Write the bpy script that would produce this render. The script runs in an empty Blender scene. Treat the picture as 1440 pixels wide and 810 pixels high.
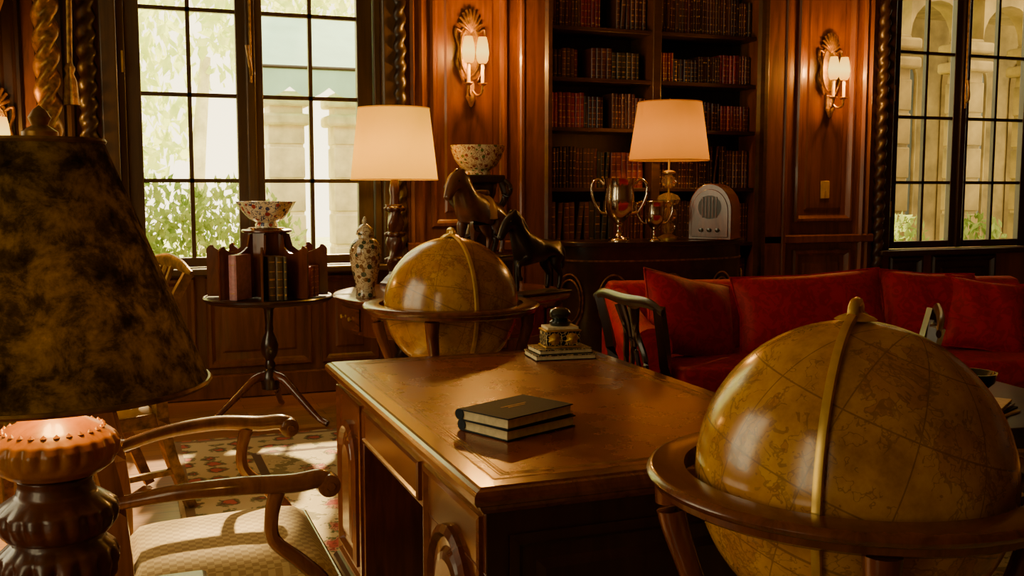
import bpy, math, random
from mathutils import Vector, Matrix, Euler
random.seed(7)
pi=math.pi
COL=bpy.context.scene.collection

# ------------------------------------------------------------------ helpers
def grp(name, loc=(0,0,0), rz=0.0, rot=None):
    e=bpy.data.objects.new(name,None); e.empty_display_size=0.1
    e.location=loc; e.rotation_euler=rot if rot else (0,0,rz)
    COL.objects.link(e); return e
def mk(name, verts, faces, mat, p=None, smooth=False, loc=(0,0,0), rot=(0,0,0), sharp=40):
    me=bpy.data.meshes.new(name); me.from_pydata([tuple(v) for v in verts],[],faces)
    me.validate(); me.update()
    if smooth:
        me.shade_smooth()
        if sharp: me.set_sharp_from_angle(angle=math.radians(sharp))
    if mat:
        if isinstance(mat,(list,tuple)):
            for m in mat: me.materials.append(m)
        else: me.materials.append(mat)
    o=bpy.data.objects.new(name,me); o.location=loc; o.rotation_euler=rot
    COL.objects.link(o)
    if p: o.parent=p
    return o
def bev(o,w,seg=2,smooth=True):
    m=o.modifiers.new("bevel",'BEVEL'); m.width=w; m.segments=seg; m.limit_method='ANGLE'
    if smooth: o.data.shade_smooth(); o.data.set_sharp_from_angle(angle=math.radians(50)) if seg<3 else None
    return o
def boxvf(c,s):
    x,y,z=c; a,b,d=s[0]/2,s[1]/2,s[2]/2
    v=[(x-a,y-b,z-d),(x+a,y-b,z-d),(x+a,y+b,z-d),(x-a,y+b,z-d),(x-a,y-b,z+d),(x+a,y-b,z+d),(x+a,y+b,z+d),(x-a,y+b,z+d)]
    f=[(0,3,2,1),(4,5,6,7),(0,1,5,4),(1,2,6,5),(2,3,7,6),(3,0,4,7)]
    return v,f
def box(name,c,s,mat,p=None,bevel=0.0,rot=(0,0,0),seg=2):
    v,f=boxvf((0,0,0),s)
    o=mk(name,v,f,mat,p,loc=c,rot=rot)
    if bevel: bev(o,bevel,seg)
    return o
def bounds(name,x0,x1,y0,y1,z0,z1,mat,p=None,bevel=0.0,seg=2):
    return box(name,((x0+x1)/2,(y0+y1)/2,(z0+z1)/2),(x1-x0,y1-y0,z1-z0),mat,p,bevel,seg=seg)
def multibox(name,lst,mat,p=None):
    V=[];F=[]
    for (x0,x1,y0,y1,z0,z1) in lst:
        v,f=boxvf(((x0+x1)/2,(y0+y1)/2,(z0+z1)/2),(x1-x0,y1-y0,z1-z0)); n=len(V)
        V+=v; F+=[tuple(i+n for i in q) for q in f]
    return mk(name,V,F,mat,p)
def lathe(name,prof,mat,p=None,loc=(0,0,0),segs=48,rot=(0,0,0),closed=False,sharp=40,fn=None,a0=0,a1=2*pi):
    V=[];F=[];n=len(prof); full=abs(a1-a0-2*pi)<1e-6
    cnt=segs if full else segs+1
    for i in range(cnt):
        a=a0+(a1-a0)*i/segs
        for (r,z) in prof:
            rr=r*(fn(a,z) if fn else 1)
            V.append((rr*math.cos(a),rr*math.sin(a),z))
    for i in range(segs):
        j=(i+1)%cnt
        for k in range(n if closed else n-1):
            l=(k+1)%n
            F.append((i*n+k,j*n+k,j*n+l,i*n+l))
    if not closed and full:
        if prof[0][0]>1e-5: F.append(tuple(i*n for i in range(segs))[::-1])
        if prof[-1][0]>1e-5: F.append(tuple(i*n+n-1 for i in range(segs)))
    return mk(name,V,F,mat,p,True,loc,rot,sharp)
def catmull(pts,res):
    P=[Vector(q) for q in pts]
    if len(P)<3 or res<=1: return P,[i for i in range(len(P))]
    out=[];ts=[]
    for i in range(len(P)-1):
        p0=P[i-1] if i>0 else P[0]*2-P[1]; p1=P[i];p2=P[i+1]
        p3=P[i+2] if i+2<len(P) else P[-1]*2-P[-2]
        for k in range(res):
            t=k/res
            out.append(0.5*((2*p1)+(p2-p0)*t+(2*p0-5*p1+4*p2-p3)*t*t+(3*p1-p0-3*p2+p3)*t**3)); ts.append(i+t)
    out.append(P[-1]); ts.append(len(P)-1)
    return out,ts
def sweep(name,pts,rads,mat,p=None,segs=10,res=6,loc=(0,0,0),rot=(0,0,0),flat=1.0,square=False,up=(0,0,1),closed=False):
    if not isinstance(rads,(list,tuple)): rads=[rads]*len(pts)
    C,ts=catmull(pts,res)
    V=[];F=[];n=len(C)
    upv=Vector(up)
    for i in range(n):
        if closed: d=(C[(i+1)%n]-C[i-1])
        else: d=(C[min(i+1,n-1)]-C[max(i-1,0)])
        d.normalize()
        s=d.cross(upv)
        if s.length<0.15: s=d.cross(Vector((0,1,0.01))) if abs(d.y)<0.9 else d.cross(Vector((1,0,0)))
        s.normalize(); u=s.cross(d).normalized()
        a=int(ts[i]); b=min(a+1,len(rads)-1); t=ts[i]-a
        r=rads[a]*(1-t)+rads[b]*t
        if square:
            ring=[(1,1),(-1,1),(-1,-1),(1,-1)]
            for (q,w) in ring: V.append(C[i]+s*(r*flat*q)+u*(r*w))
        else:
            for k in range(segs):
                an=2*pi*k/segs
                V.append(C[i]+s*(r*flat*math.cos(an))+u*(r*math.sin(an)))
    sg=4 if square else segs
    for i in range(n if closed else n-1):
        j=(i+1)%n
        for k in range(sg):
            l=(k+1)%sg
            F.append((i*sg+k,i*sg+l,j*sg+l,j*sg+k))
    if not closed:
        F.append(tuple(range(sg))); F.append(tuple((n-1)*sg+k for k in range(sg))[::-1])
    o=mk(name,V,F,mat,p,True,loc,rot,45)
    return o
def prism(name,poly,t0,t1,mat,p=None,axis='y',loc=(0,0,0),rot=(0,0,0),bevel=0.0,smooth=False):
    n=len(poly);V=[]
    for t in (t0,t1):
        for (a,b) in poly:
            V.append((a,t,b) if axis=='y' else ((t,a,b) if axis=='x' else (a,b,t)))
    F=[tuple(range(n)),tuple(range(n,2*n))[::-1]]+[(i,i+n,(i+1)%n+n,(i+1)%n) for i in range(n)]
    o=mk(name,V,F,mat,p,smooth,loc,rot,35)
    if bevel: bev(o,bevel,2)
    return o
def rloft(name,u0,u1,v0,v1,prof,mat,p=None,plane='back',c=0.0,fill=True,arch=0.0):
    V=[];F=[]
    def m(u,v,h):
        if plane=='back': return (u,c-h,v)
        if plane=='left': return (c-h,u,v)
        if plane=='right': return (c+h,u,v)
        return (u,v,c+h)
    N=4
    for (i,h) in prof:
        pts=[(u0+i,v0+i),(u1-i,v0+i)]
        if arch>0:
            w=(u1-u0)/2-i; cu=(u0+u1)/2; vs=v1-i-w*arch
            pts.append((u1-i,vs))
            for k in range(1,12):
                a=pi*k/12; pts.append((cu+w*math.cos(a),vs+w*arch*math.sin(a)))
            pts.append((u0+i,vs))
        else: pts+= [(u1-i,v1-i),(u0+i,v1-i)]
        N=len(pts)
        V+=[m(a,b,h) for a,b in pts]
    for k in range(len(prof)-1):
        for q in range(N):
            r=(q+1)%N
            F.append((k*N+q,k*N+r,(k+1)*N+r,(k+1)*N+q))
    if fill: F.append(tuple((len(prof)-1)*N+q for q in range(N)))
    return mk(name,V,F,mat,p)
def ringpts(r,z,n,a0=0,a1=2*pi): return [(r*math.cos(a0+(a1-a0)*i/n),r*math.sin(a0+(a1-a0)*i/n),z) for i in range(n)]

# ------------------------------------------------------------------ materials
class NT:
    def __init__(s,name):
        s.m=bpy.data.materials.new(name); s.m.use_nodes=True; s.t=s.m.node_tree; s.t.nodes.clear()
        s.out=s.n('ShaderNodeOutputMaterial')
    def n(s,t,**k):
        o=s.t.nodes.new(t)
        for a,b in k.items(): setattr(o,a,b)
        return o
    def l(s,a,b): s.t.links.new(a,b)
    def coord(s,scale=(1,1,1),kind='Object',rot=(0,0,0)):
        tc=s.n('ShaderNodeTexCoord'); mp=s.n('ShaderNodeMapping'); mp.inputs['Scale'].default_value=scale; mp.inputs['Rotation'].default_value=rot
        s.l(tc.outputs[kind],mp.inputs['Vector']); return mp.outputs[0]
    def noise(s,vec,scale=5,detail=4,rough=.55,dist=0):
        o=s.n('ShaderNodeTexNoise'); o.inputs['Scale'].default_value=scale;o.inputs['Detail'].default_value=detail
        o.inputs['Roughness'].default_value=rough;o.inputs['Distortion'].default_value=dist
        if vec: s.l(vec,o.inputs['Vector'])
        return o.outputs['Fac']
    def ramp(s,fac,stops,interp='LINEAR'):
        o=s.n('ShaderNodeValToRGB'); cr=o.color_ramp; cr.interpolation=interp
        while len(cr.elements)<len(stops): cr.elements.new(0.5)
        for e,(p,c) in zip(cr.elements,stops): e.position=p; e.color=(c[0],c[1],c[2],1)
        s.l(fac,o.inputs[0]); return o.outputs[0]
    def math(s,op,a,b=None,c=None):
        o=s.n('ShaderNodeMath',operation=op)
        for i,x in enumerate((a,b,c)):
            if x is None: continue
            if isinstance(x,(int,float)): o.inputs[i].default_value=x
            else: s.l(x,o.inputs[i])
        return o.outputs[0]
    def mix(s,fac,a,b,mode='MIX'):
        o=s.n('ShaderNodeMix',data_type='RGBA',blend_type=mode)
        for idx,x in ((0,fac),(6,a),(7,b)):
            if isinstance(x,(int,float)): o.inputs[idx].default_value=x
            elif isinstance(x,tuple): o.inputs[idx].default_value=(x[0],x[1],x[2],1)
            else: s.l(x,o.inputs[idx])
        return o.outputs[2]
    def bsdf(s,col=None,rough=.5,metal=0,coat=0,sheen=0,spec=None,bump=None,bs=.2,bd=.01,emit=None,es=0):
        b=s.n('ShaderNodeBsdfPrincipled')
        if isinstance(col,tuple): b.inputs['Base Color'].default_value=(col[0],col[1],col[2],1)
        elif col: s.l(col,b.inputs['Base Color'])
        if isinstance(rough,(int,float)): b.inputs['Roughness'].default_value=rough
        else: s.l(rough,b.inputs['Roughness'])
        b.inputs['Metallic'].default_value=metal; b.inputs['Coat Weight'].default_value=coat; b.inputs['Coat Roughness'].default_value=.12
        if sheen: b.inputs['Sheen Weight'].default_value=sheen; b.inputs['Sheen Tint'].default_value=(1,.5,.3,1)
        if spec is not None: b.inputs['Specular IOR Level'].default_value=spec
        if emit: b.inputs['Emission Color'].default_value=(*emit,1); b.inputs['Emission Strength'].default_value=es
        if bump is not None:
            bn=s.n('ShaderNodeBump'); bn.inputs['Strength'].default_value=bs; bn.inputs['Distance'].default_value=bd
            s.l(bump,bn.inputs['Height']); s.l(bn.outputs[0],b.inputs['Normal'])
        s.l(b.outputs[0],s.out.inputs[0]); s.b=b
        return s.m
def wood(name,dark,light,rough=.35,scale=(14,14,1.2),coat=.3,spec=.5):
    t=NT(name); v=t.coord(scale); g=t.noise(v,1.6,6,.65,1.2)
    v2=t.coord((2,2,2)); g2=t.noise(v2,1.5,2)
    c=t.ramp(g,[(.3,dark),(.7,light)])
    c=t.mix(t.math('MULTIPLY',g2,.5),c,dark)
    return t.bsdf(c,rough,coat=coat,bump=g,bs=.12,bd=.003,spec=spec)
def simple(name,col,rough=.5,metal=0,coat=0,var=.25,scale=12,sheen=0,bs=.1,spec=None):
    t=NT(name); v=t.coord(); g=t.noise(v,scale,4)
    d=tuple(max(0,c*(1-var)) for c in col); l=tuple(min(1,c*(1+var)) for c in col)
    return t.bsdf(t.ramp(g,[(.3,d),(.7,l)]),rough,metal,coat,bump=g,bs=bs,bd=.003,sheen=sheen,spec=spec)

M_panel=wood("oak_panelling",(.075,.022,.004),(.24,.080,.013),.38,(9,9,.9),.25)
M_dark=wood("dark_carved_oak",(.012,.005,.002),(.042,.017,.005),.42,(9,9,1),.12)
M_win=wood("window_oak",(.040,.021,.006),(.10,.055,.015),.4,(9,9,1),.2)
M_mah=wood("mahogany",(.062,.013,.003),(.19,.046,.009),.25,(12,12,1.5),.4)
M_mahx=wood("mahogany_horizontal",(.080,.018,.003),(.23,.062,.010),.26,(12,1.2,12),.4)
M_darkmah=wood("dark_mahogany",(.014,.004,.002),(.045,.013,.004),.28,(12,12,1.5),.35)
M_chair=wood("polished_walnut",(.12,.040,.009),(.33,.125,.028),.24,(10,10,2),.45)
M_lampwood_lit=wood("carved_red_wood",(.26,.085,.006),(.56,.23,.020),.38,(14,14,6),.25)  # wood tone with the bulb's amber light on the collar mixed in
M_lampdark=wood("carved_lamp_column",(.045,.012,.004),(.16,.045,.010),.35,(14,14,6),.3)
M_shelf=wood("bookcase_oak",(.026,.010,.003),(.085,.030,.008),.4,(1,9,9),.2)
M_brass=simple("aged_brass",(.68,.43,.09),.32,.7,0,.2,18)
M_gold=simple("gilt",(.62,.36,.06),.38,.75,0,.35,30,bs=.5)
M_darkgold=simple("dark_gilt",(.24,.120,.020),.42,.6,0,.6,30,bs=.6)
M_silver=simple("silver",(.78,.66,.48),.14,1,0,.1,6,bs=.03)
M_bronze=simple("dark_bronze",(.022,.013,.007),.32,.5,0,.3,10)
M_black=simple("black_lacquer",(.010,.014,.009),.2,0,.4,.3,8)
M_cream=simple("page_edges",(.68,.55,.30),.8,0,0,.15,60)
M_cover=simple("dark_blue_cloth",(.012,.017,.022),.6,0,0,.3,120,spec=.18)
M_ivory=simple("ivory_switch",(.50,.36,.16),.4)
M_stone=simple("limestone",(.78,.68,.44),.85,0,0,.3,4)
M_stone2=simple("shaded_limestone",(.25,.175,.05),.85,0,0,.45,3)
M_tealawn=simple("green_awning_canvas",(.38,.66,.54),.8,0,0,.1,3)
M_plaster=simple("ceiling_plaster",(.34,.21,.09),.8)
M_grass=simple("lawn",(.42,.48,.16),.9,0,0,.4,3)
M_extglass=simple("dark_exterior_glazing",(.03,.04,.02),.15)

t=NT("clear_glass"); tr=t.n('ShaderNodeBsdfTransparent'); gl=t.n('ShaderNodeBsdfGlossy'); gl.inputs['Roughness'].default_value=.02
mx=t.n('ShaderNodeMixShader'); mx.inputs[0].default_value=.04; t.l(tr.outputs[0],mx.inputs[1]); t.l(gl.outputs[0],mx.inputs[2]); t.l(mx.outputs[0],t.out.inputs[0]); M_glass=t.m
t=NT("crystal"); b=t.bsdf((.95,.78,.55),.05); t.b.inputs['Transmission Weight'].default_value=.8; M_crystal=t.m

def damask(name,a,b_):
    t=NT(name); v=t.coord((1,1,1)); w=t.noise(v,11,2,.5,3.0)
    f=t.noise(v,220,2); c=t.ramp(w,[(.46,a),(.52,b_)])
    return t.bsdf(c,.6,sheen=.05,bump=f,bs=.15,bd=.002,spec=.3)
M_red=damask("red_damask",(.33,.001,.008),(.45,.004,.014))
t=NT("cream_check_fabric"); v=t.coord((60,60,60)); ck=t.n('ShaderNodeTexChecker'); ck.inputs['Scale'].default_value=1; ck.inputs['Color1'].default_value=(.58,.42,.16,1); ck.inputs['Color2'].default_value=(.40,.26,.09,1); t.l(v,ck.inputs['Vector']); M_seat=t.bsdf(ck.outputs[0],.85,sheen=.1)
t=NT("tooled_leather"); v=t.coord(); g=t.noise(v,4.5,6,.65); g2=t.noise(v,160,3)
c=t.ramp(g,[(.25,(.13,.024,.004)),(.55,(.26,.056,.008)),(.8,(.38,.100,.014))])
M_leather=t.bsdf(c,t.ramp(g,[(.2,(.20,)*3),(.8,(.36,)*3)]),coat=.25,bump=g2,bs=.22,bd=.002)
def globe_mat():
    t=NT("antique_globe_paper"); tc=t.n('ShaderNodeTexCoord'); sx=t.n('ShaderNodeSeparateXYZ'); nm=t.n('ShaderNodeVectorMath',operation='NORMALIZE')
    t.l(tc.outputs['Object'],nm.inputs[0]); t.l(nm.outputs[0],sx.inputs[0])
    lat=t.math('ARCSINE',sx.outputs[2]); lon=t.math('ARCTAN2',sx.outputs[1],sx.outputs[0])
    def lines(ang,step,w):
        m=t.math('PINGPONG',ang,step/2); return t.math('LESS_THAN',m,w)
    la=lines(t.math('ADD',lat,10*pi),pi/6,.0055)
    cosl=t.math('MAXIMUM',t.math('COSINE',lat),.08)
    lo=t.math('LESS_THAN',t.math('MULTIPLY',t.math('PINGPONG',t.math('ADD',lon,10*pi),pi/12),cosl),.0045)
    ecl=t.math('LESS_THAN',t.math('ABSOLUTE',t.math('SUBTRACT',sx.outputs[2],t.math('MULTIPLY',sx.outputs[0],.43))),.010)
    n1=t.noise(tc.outputs['Object'],5.5,5,.6)
    def band(nv,c,w): return t.math('LESS_THAN',t.math('ABSOLUTE',t.math('SUBTRACT',nv,c)),w)
    coast=band(n1,.52,.0045)
    n2=t.noise(tc.outputs['Object'],9,3,.55,1.8); fig=t.math('MULTIPLY',band(n2,.5,.012),t.math('GREATER_THAN',n1,.46))
    fill=t.math('MULTIPLY',t.math('MULTIPLY',band(n2,.45,.040),t.math('GREATER_THAN',t.noise(tc.outputs['Object'],55,2,.5,2),.50)),t.math('GREATER_THAN',n1,.48))
    n3=t.noise(tc.outputs['Object'],42,2,.5); txt=t.math('MULTIPLY',band(n3,.57,.014),t.math('GREATER_THAN',t.noise(tc.outputs['Object'],9,2),.54))
    stain=t.noise(tc.outputs['Object'],4.0,7,.72)
    base=t.ramp(stain,[(.28,(.15,.052,.003)),(.48,(.40,.170,.008)),(.75,(.64,.335,.020))])
    land=t.ramp(n1,[(.515,(1,1,1)),(.525,(.86,.76,.50))])
    base=t.mix(1.0,base,land,'MULTIPLY')
    ink=t.math('MAXIMUM',t.math('MAXIMUM',la,lo),ecl); ink=t.math('MAXIMUM',ink,t.math('MAXIMUM',t.math('MULTIPLY',coast,.75),t.math('MULTIPLY',fig,.8))); ink=t.math('MAXIMUM',ink,t.math('MAXIMUM',t.math('MULTIPLY',txt,.8),t.math('MULTIPLY',fill,.5)))
    col=t.mix(t.math('MULTIPLY',ink,.52),base,(.050,.018,.003))
    return t.bsdf(col,.26,coat=.4,bump=stain,bs=.04,bd=.01)
M_globe=globe_mat()
def porcelain(name,c1,c2,base=(.72,.66,.52),sc=28,th=.17):
    t=NT(name); v=t.coord(); vo=t.n('ShaderNodeTexVoronoi'); vo.inputs['Scale'].default_value=sc; t.l(v,vo.inputs['Vector'])
    n=t.noise(v,sc*1.3,3,.6,1)
    sp=t.math('LESS_THAN',vo.outputs['Distance'],th*1.6); vine=t.math('LESS_THAN',t.math('ABSOLUTE',t.math('SUBTRACT',n,.5)),.028)
    pick=t.math('GREATER_THAN',vo.outputs['Color'],.5)
    cc=t.mix(pick,c1,c2)
    c=t.mix(vine,base,c2); c=t.mix(sp,c,cc)
    return t.bsdf(c,.15,coat=.5)
M_vase=porcelain("painted_vase_porcelain",(.05,.07,.04),(.18,.08,.03),(.60,.50,.30),26,.24)
M_bowl=porcelain("imari_porcelain",(.38,.04,.02),(.04,.05,.15),(.80,.70,.46),22,.2)
M_bowl2=porcelain("green_floral_porcelain",(.12,.16,.03),(.26,.06,.03),(.72,.60,.34),30,.2)
def shade(name,col,tr_,em,es,f=.6):
    t=NT(name); d=t.n('ShaderNodeBsdfDiffuse'); d.inputs[0].default_value=(*col,1); tl=t.n('ShaderNodeBsdfTranslucent'); tl.inputs[0].default_value=(*tr_,1)
    m=t.n('ShaderNodeMixShader'); m.inputs[0].default_value=f; t.l(d.outputs[0],m.inputs[1]); t.l(tl.outputs[0],m.inputs[2])
    e=t.n('ShaderNodeEmission'); e.inputs[0].default_value=(*em,1); e.inputs[1].default_value=es; a=t.n('ShaderNodeAddShader'); t.l(m.outputs[0],a.inputs[0]); t.l(e.outputs[0],a.inputs[1]); t.l(a.outputs[0],t.out.inputs[0]); return t.m
M_shade1=shade("silk_lampshade",(.60,.42,.07),(.85,.60,.05),(1,.58,.03),.10)
M_shade2=shade("silk_lampshade_warm",(.45,.24,.06),(.72,.40,.05),(1,.44,.04),.05)
t=NT("marbled_parchment"); v=t.coord(); n=t.noise(v,20,7,.72,.3); n2=t.noise(v,46,4,.6)
c=t.ramp(t.math('ADD',t.math('MULTIPLY',n,.75),t.math('MULTIPLY',n2,.25)),[(.38,(.010,.006,.002)),(.47,(.036,.022,.006)),(.53,(.085,.052,.013)),(.62,(.140,.088,.022)),(.70,(.21,.13,.034))])
d=t.n('ShaderNodeBsdfDiffuse'); tl=t.n('ShaderNodeBsdfTranslucent'); t.l(c,d.inputs[0]); t.l(c,tl.inputs[0]); m=t.n('ShaderNodeMixShader'); m.inputs[0].default_value=.12
t.l(d.outputs[0],m.inputs[1]); t.l(tl.outputs[0],m.inputs[2]); t.l(m.outputs[0],t.out.inputs[0]); M_marb=t.m
t=NT("lit_glass_shade"); e=t.n('ShaderNodeEmission'); tcz=t.n('ShaderNodeTexCoord'); sz=t.n('ShaderNodeSeparateXYZ'); t.l(tcz.outputs['Generated'],sz.inputs[0])
hot=t.ramp(sz.outputs[2],[(0,(1,.36,.02)),(.45,(1,.66,.12)),(1,(1,.42,.03))]); t.l(hot,e.inputs[0]); e.inputs[1].default_value=3.0; t.l(e.outputs[0],t.out.inputs[0]); M_bulb=t.m
t=NT("black_gold_filigree"); v=t.coord(); vo=t.n('ShaderNodeTexVoronoi',feature='DISTANCE_TO_EDGE'); vo.inputs['Scale'].default_value=62; t.l(v,vo.inputs['Vector'])
f=t.math('LESS_THAN',vo.outputs[0],.055); M_fil=t.bsdf(t.mix(f,(.010,.009,.007),(.66,.48,.20)),.35,metal=.1,spec=.3)
t=NT("oak_parquet"); v=t.coord((1,1,1)); br=t.n('ShaderNodeTexBrick'); br.inputs['Scale'].default_value=1; br.inputs['Brick Width'].default_value=.9; br.inputs['Row Height'].default_value=.11; br.inputs['Mortar Size'].default_value=.002
br.inputs['Color1'].default_value=(.32,.115,.018,1); br.inputs['Color2'].default_value=(.46,.19,.032,1); br.inputs['Mortar'].default_value=(.03,.012,.005,1); t.l(v,br.inputs['Vector'])
g=t.noise(t.coord((2,25,2)),2,5); c=t.mix(.5,br.outputs[0],t.ramp(g,[(.3,(.3,.3,.3)),(.7,(1,1,1))]),'MULTIPLY'); M_floor=t.bsdf(c,.28,coat=.3,bump=br.outputs[1],bs=-.2,bd=.002)
t=NT("needlepoint_rug"); tc=t.n('ShaderNodeTexCoord'); v=tc.outputs['Object']; sx=t.n('ShaderNodeSeparateXYZ'); t.l(v,sx.inputs[0])
vo=t.n('ShaderNodeTexVoronoi'); vo.inputs['Scale'].default_value=4.2; vo.inputs['Randomness'].default_value=.65; t.l(v,vo.inputs['Vector'])
nn=t.noise(v,24,4,.65); dd=t.math('ADD',vo.outputs['Distance'],t.math('MULTIPLY',t.math('SUBTRACT',nn,.5),.8))
c=t.ramp(dd,[(0,(.42,.06,.035)),(.16,(.24,.035,.02)),(.23,(.52,.22,.11)),(.29,(.11,.11,.03)),(.36,(.52,.40,.19)),(.60,(.58,.46,.23)),(.68,(.24,.19,.07))],'CONSTANT')
ex=t.math('SUBTRACT',2.45,t.math('ABSOLUTE',sx.outputs[0])); ey=t.math('SUBTRACT',2.70,t.math('ABSOLUTE',sx.outputs[1])); ed=t.math('MINIMUM',ex,ey)
w=t.n('ShaderNodeTexVoronoi'); w.inputs['Scale'].default_value=7.5; w.inputs['Randomness'].default_value=.4; t.l(v,w.inputs['Vector'])
wd=t.math('ADD',w.outputs['Distance'],t.math('MULTIPLY',t.math('SUBTRACT',nn,.5),.7))
bc_=t.ramp(wd,[(0,(.42,.08,.045)),(.22,(.12,.055,.02)),(.31,(.17,.15,.05)),(.40,(.50,.38,.18))],'CONSTANT')
isb=t.math('LESS_THAN',ed,.40); c=t.mix(isb,c,bc_)
l1=t.math('LESS_THAN',t.math('ABSOLUTE',t.math('SUBTRACT',ed,.41)),.022); c=t.mix(l1,c,(.10,.05,.02))
l2=t.math('LESS_THAN',t.math('ABSOLUTE',t.math('SUBTRACT',ed,.04)),.02); c=t.mix(l2,c,(.20,.11,.04))
M_rug=t.bsdf(c,.95,bump=t.noise(v,300,2),bs=.4,bd=.004)
t=NT("leather_bindings"); a=t.n('ShaderNodeAttribute'); a.attribute_name="bookcol"; v=t.coord(); g=t.noise(v,40,3)
M_books=t.bsdf(t.mix(1.0,a.outputs['Color'],t.ramp(g,[(.3,(.6,.6,.6)),(.7,(1,1,1))]),'MULTIPLY'),.42,coat=.1)
M_bookgold=simple("gilt_spine_tooling",(.50,.26,.05),.4,.5,0,.4,60)
def leafmat(n,c1,c2):
    t=NT(n); g=t.noise(t.coord(),3,3); c=t.ramp(g,[(.3,c1),(.7,c2)]); d=t.n('ShaderNodeBsdfDiffuse'); tl=t.n('ShaderNodeBsdfTranslucent'); t.l(c,d.inputs[0]); t.l(c,tl.inputs[0]); m=t.n('ShaderNodeMixShader'); m.inputs[0].default_value=.5
    t.l(d.outputs[0],m.inputs[1]); t.l(tl.outputs[0],m.inputs[2]); t.l(m.outputs[0],t.out.inputs[0]); return t.m
M_leaf=leafmat("hedge_leaves",(.14,.24,.04),(.48,.56,.18)); M_leaf2=leafmat("pale_tree_leaves",(.56,.70,.22),(.86,.88,.40))
M_drape=simple("gold_silk_drape",(.48,.26,.035),.4,.1,0,.5,6,sheen=.1)

# ------------------------------------------------------------------ room shell
WY=6.80
XL,XR,YB,ZC=-1.9,8.6,-1.6,3.75
floor=bounds("floor",XL-.2,XR+.2,YB-.2,7.4,-.10,0,M_floor)
bounds("ceiling",XL-.2,XR+.2,YB-.2,7.4,ZC,ZC+.1,M_plaster)
W1=(-.02,1.64); W2=(5.91,7.57); BC=(2.87,4.63)
WT=3.30; WB=.86
multibox("wall_back",[(XL,W1[0],WY,7.05,0,ZC),(W1[1],BC[0],WY,7.05,0,ZC),(BC[1],W2[0],WY,7.05,0,ZC),(W2[1],XR,WY,7.05,0,ZC),
    (W1[0],W1[1],WY,7.05,0,WB),(W1[0],W1[1],WY,7.05,WT,ZC),(W2[0],W2[1],WY,7.05,0,WB),(W2[0],W2[1],WY,7.05,WT,ZC),
    (BC[0],BC[1],WY,7.05,3.45,ZC),(BC[0],BC[1],WY,7.05,0,.25)],M_panel)
LW_FILL=[(2.6,4.7),(-.5,.6)]; LZ0,LZ1=.75,3.2  # openings added in the unseen left wall to let in fill daylight
multibox("wall_left",[(XL-.2,XL,YB,LW_FILL[1][0],0,ZC),(XL-.2,XL,LW_FILL[1][1],LW_FILL[0][0],0,ZC),(XL-.2,XL,LW_FILL[0][1],7.05,0,ZC)]+[(XL-.2,XL,a,b,0,LZ0) for a,b in LW_FILL]+[(XL-.2,XL,a,b,LZ1,ZC) for a,b in LW_FILL],M_panel)
bounds("wall_right",XR,XR+.2,YB,7.05,0,ZC,M_panel)
bounds("wall_front",XL,XR,YB-.2,YB,0,ZC,M_panel)
for wi,(a,b) in enumerate(LW_FILL):
    g=grp("window_%d"%(3+wi),(XL-.1,(a+b)/2,(LZ0+LZ1)/2)); hw=(b-a)/2; hh=(LZ1-LZ0)/2  # added off-view window, there to brighten the room
    multibox("sash_bars",[(-.03,.03,-hw,-hw+.08,-hh,hh),(-.03,.03,hw-.08,hw,-hh,hh),(-.03,.03,-.05,.05,-hh,hh),(-.03,.03,-hw,hw,-hh,-hh+.08),(-.03,.03,-hw,hw,hh-.08,hh)]+[(-.015,.015,-hw,hw,z-.015,z+.015) for z in (-.6,0,.6)],M_win,g)

def strip(name,x0,x1,z0,z1,d,mat=M_panel,p=None): return rloft(name,x0,x1,z0,z1,[(0,0),(0,d*.6),(min(.01,(z1-z0)/4),d),],mat,p,'back',WY)
PANEL=[(0,0),(0,.018),(.012,.034),(.03,.034),(.045,.012),(.055,.002),(.10,.002),(.115,.012),(.15,.014)]
segsx=[(XL,-.14),(1.80,2.87),(4.63,5.75),(7.75,XR)]
for i,(a,b) in enumerate(segsx):
    strip("baseboard_back_%d"%i if i else "baseboard_back",a,b,0,.16,.04)
    strip("trim_chair_rail_%d"%i,a,b,.93,1.0,.05)
    strip("trim_cornice_%d"%i,a,b,3.5,3.75,.12)
strip("baseboard_window_left",-.14,1.8,0,.16,.04); strip("baseboard_window_right",5.75,7.75,0,.16,.04)
k=1
def panel(x0,x1,z0,z1,mat=M_panel,arch=0):
    global k
    o=rloft("trim_%d"%k,x0,x1,z0,z1,PANEL,mat,None,'back',WY,arch=arch); k+=1; return o
for (a,b) in [(1.98,2.54),(4.98,5.54)]:
    panel(a,b,1.10,3.35); panel(a,b,.22,.88)
for (a,b) in [(.02,.40),(.46,1.14),(1.20,1.60),(5.95,6.3),(6.4,7.1)]: panel(a,b,.20,.80,M_panel if a<2 else M_dark)
for (a,b) in [(2.62,2.86),(4.64,4.88)]:
    rloft("trim_%d"%k,a,b,0.0,3.5,[(0,0),(0,.05),(.012,.06),(.03,.06),(.04,.05)],M_panel,None,'back',WY); k+=1
for (a,b) in [(1.83,1.93),(5.60,5.70)]:
    rloft("trim_%d"%k,a,b,0.0,3.5,[(0,0),(0,.03),(.02,.05),(.035,.02)],M_panel,None,'back',WY); k+=1
def twist(name,x,y,z0,z1,R,mat,k_=16,lobes=2,amp=.2):
    n=int((z1-z0)/.02); prof=[(R,z0+(z1-z0)*i/n) for i in range(n+1)]
    return lathe(name,prof,mat,None,(x,y,0),28,fn=lambda a,z:1+amp*math.cos(lobes*a-k_*z*2),sharp=0)
twist("trim_rope_column_1",1.755,WY-.03,0,3.5,.042,M_dark,30)
twist("trim_rope_column_2",5.80,WY-.03,0,3.5,.042,M_dark,30)
twist("trim_rope_column_3",-.19,WY-.03,0,3.5,.05,M_dark,30)
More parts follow.
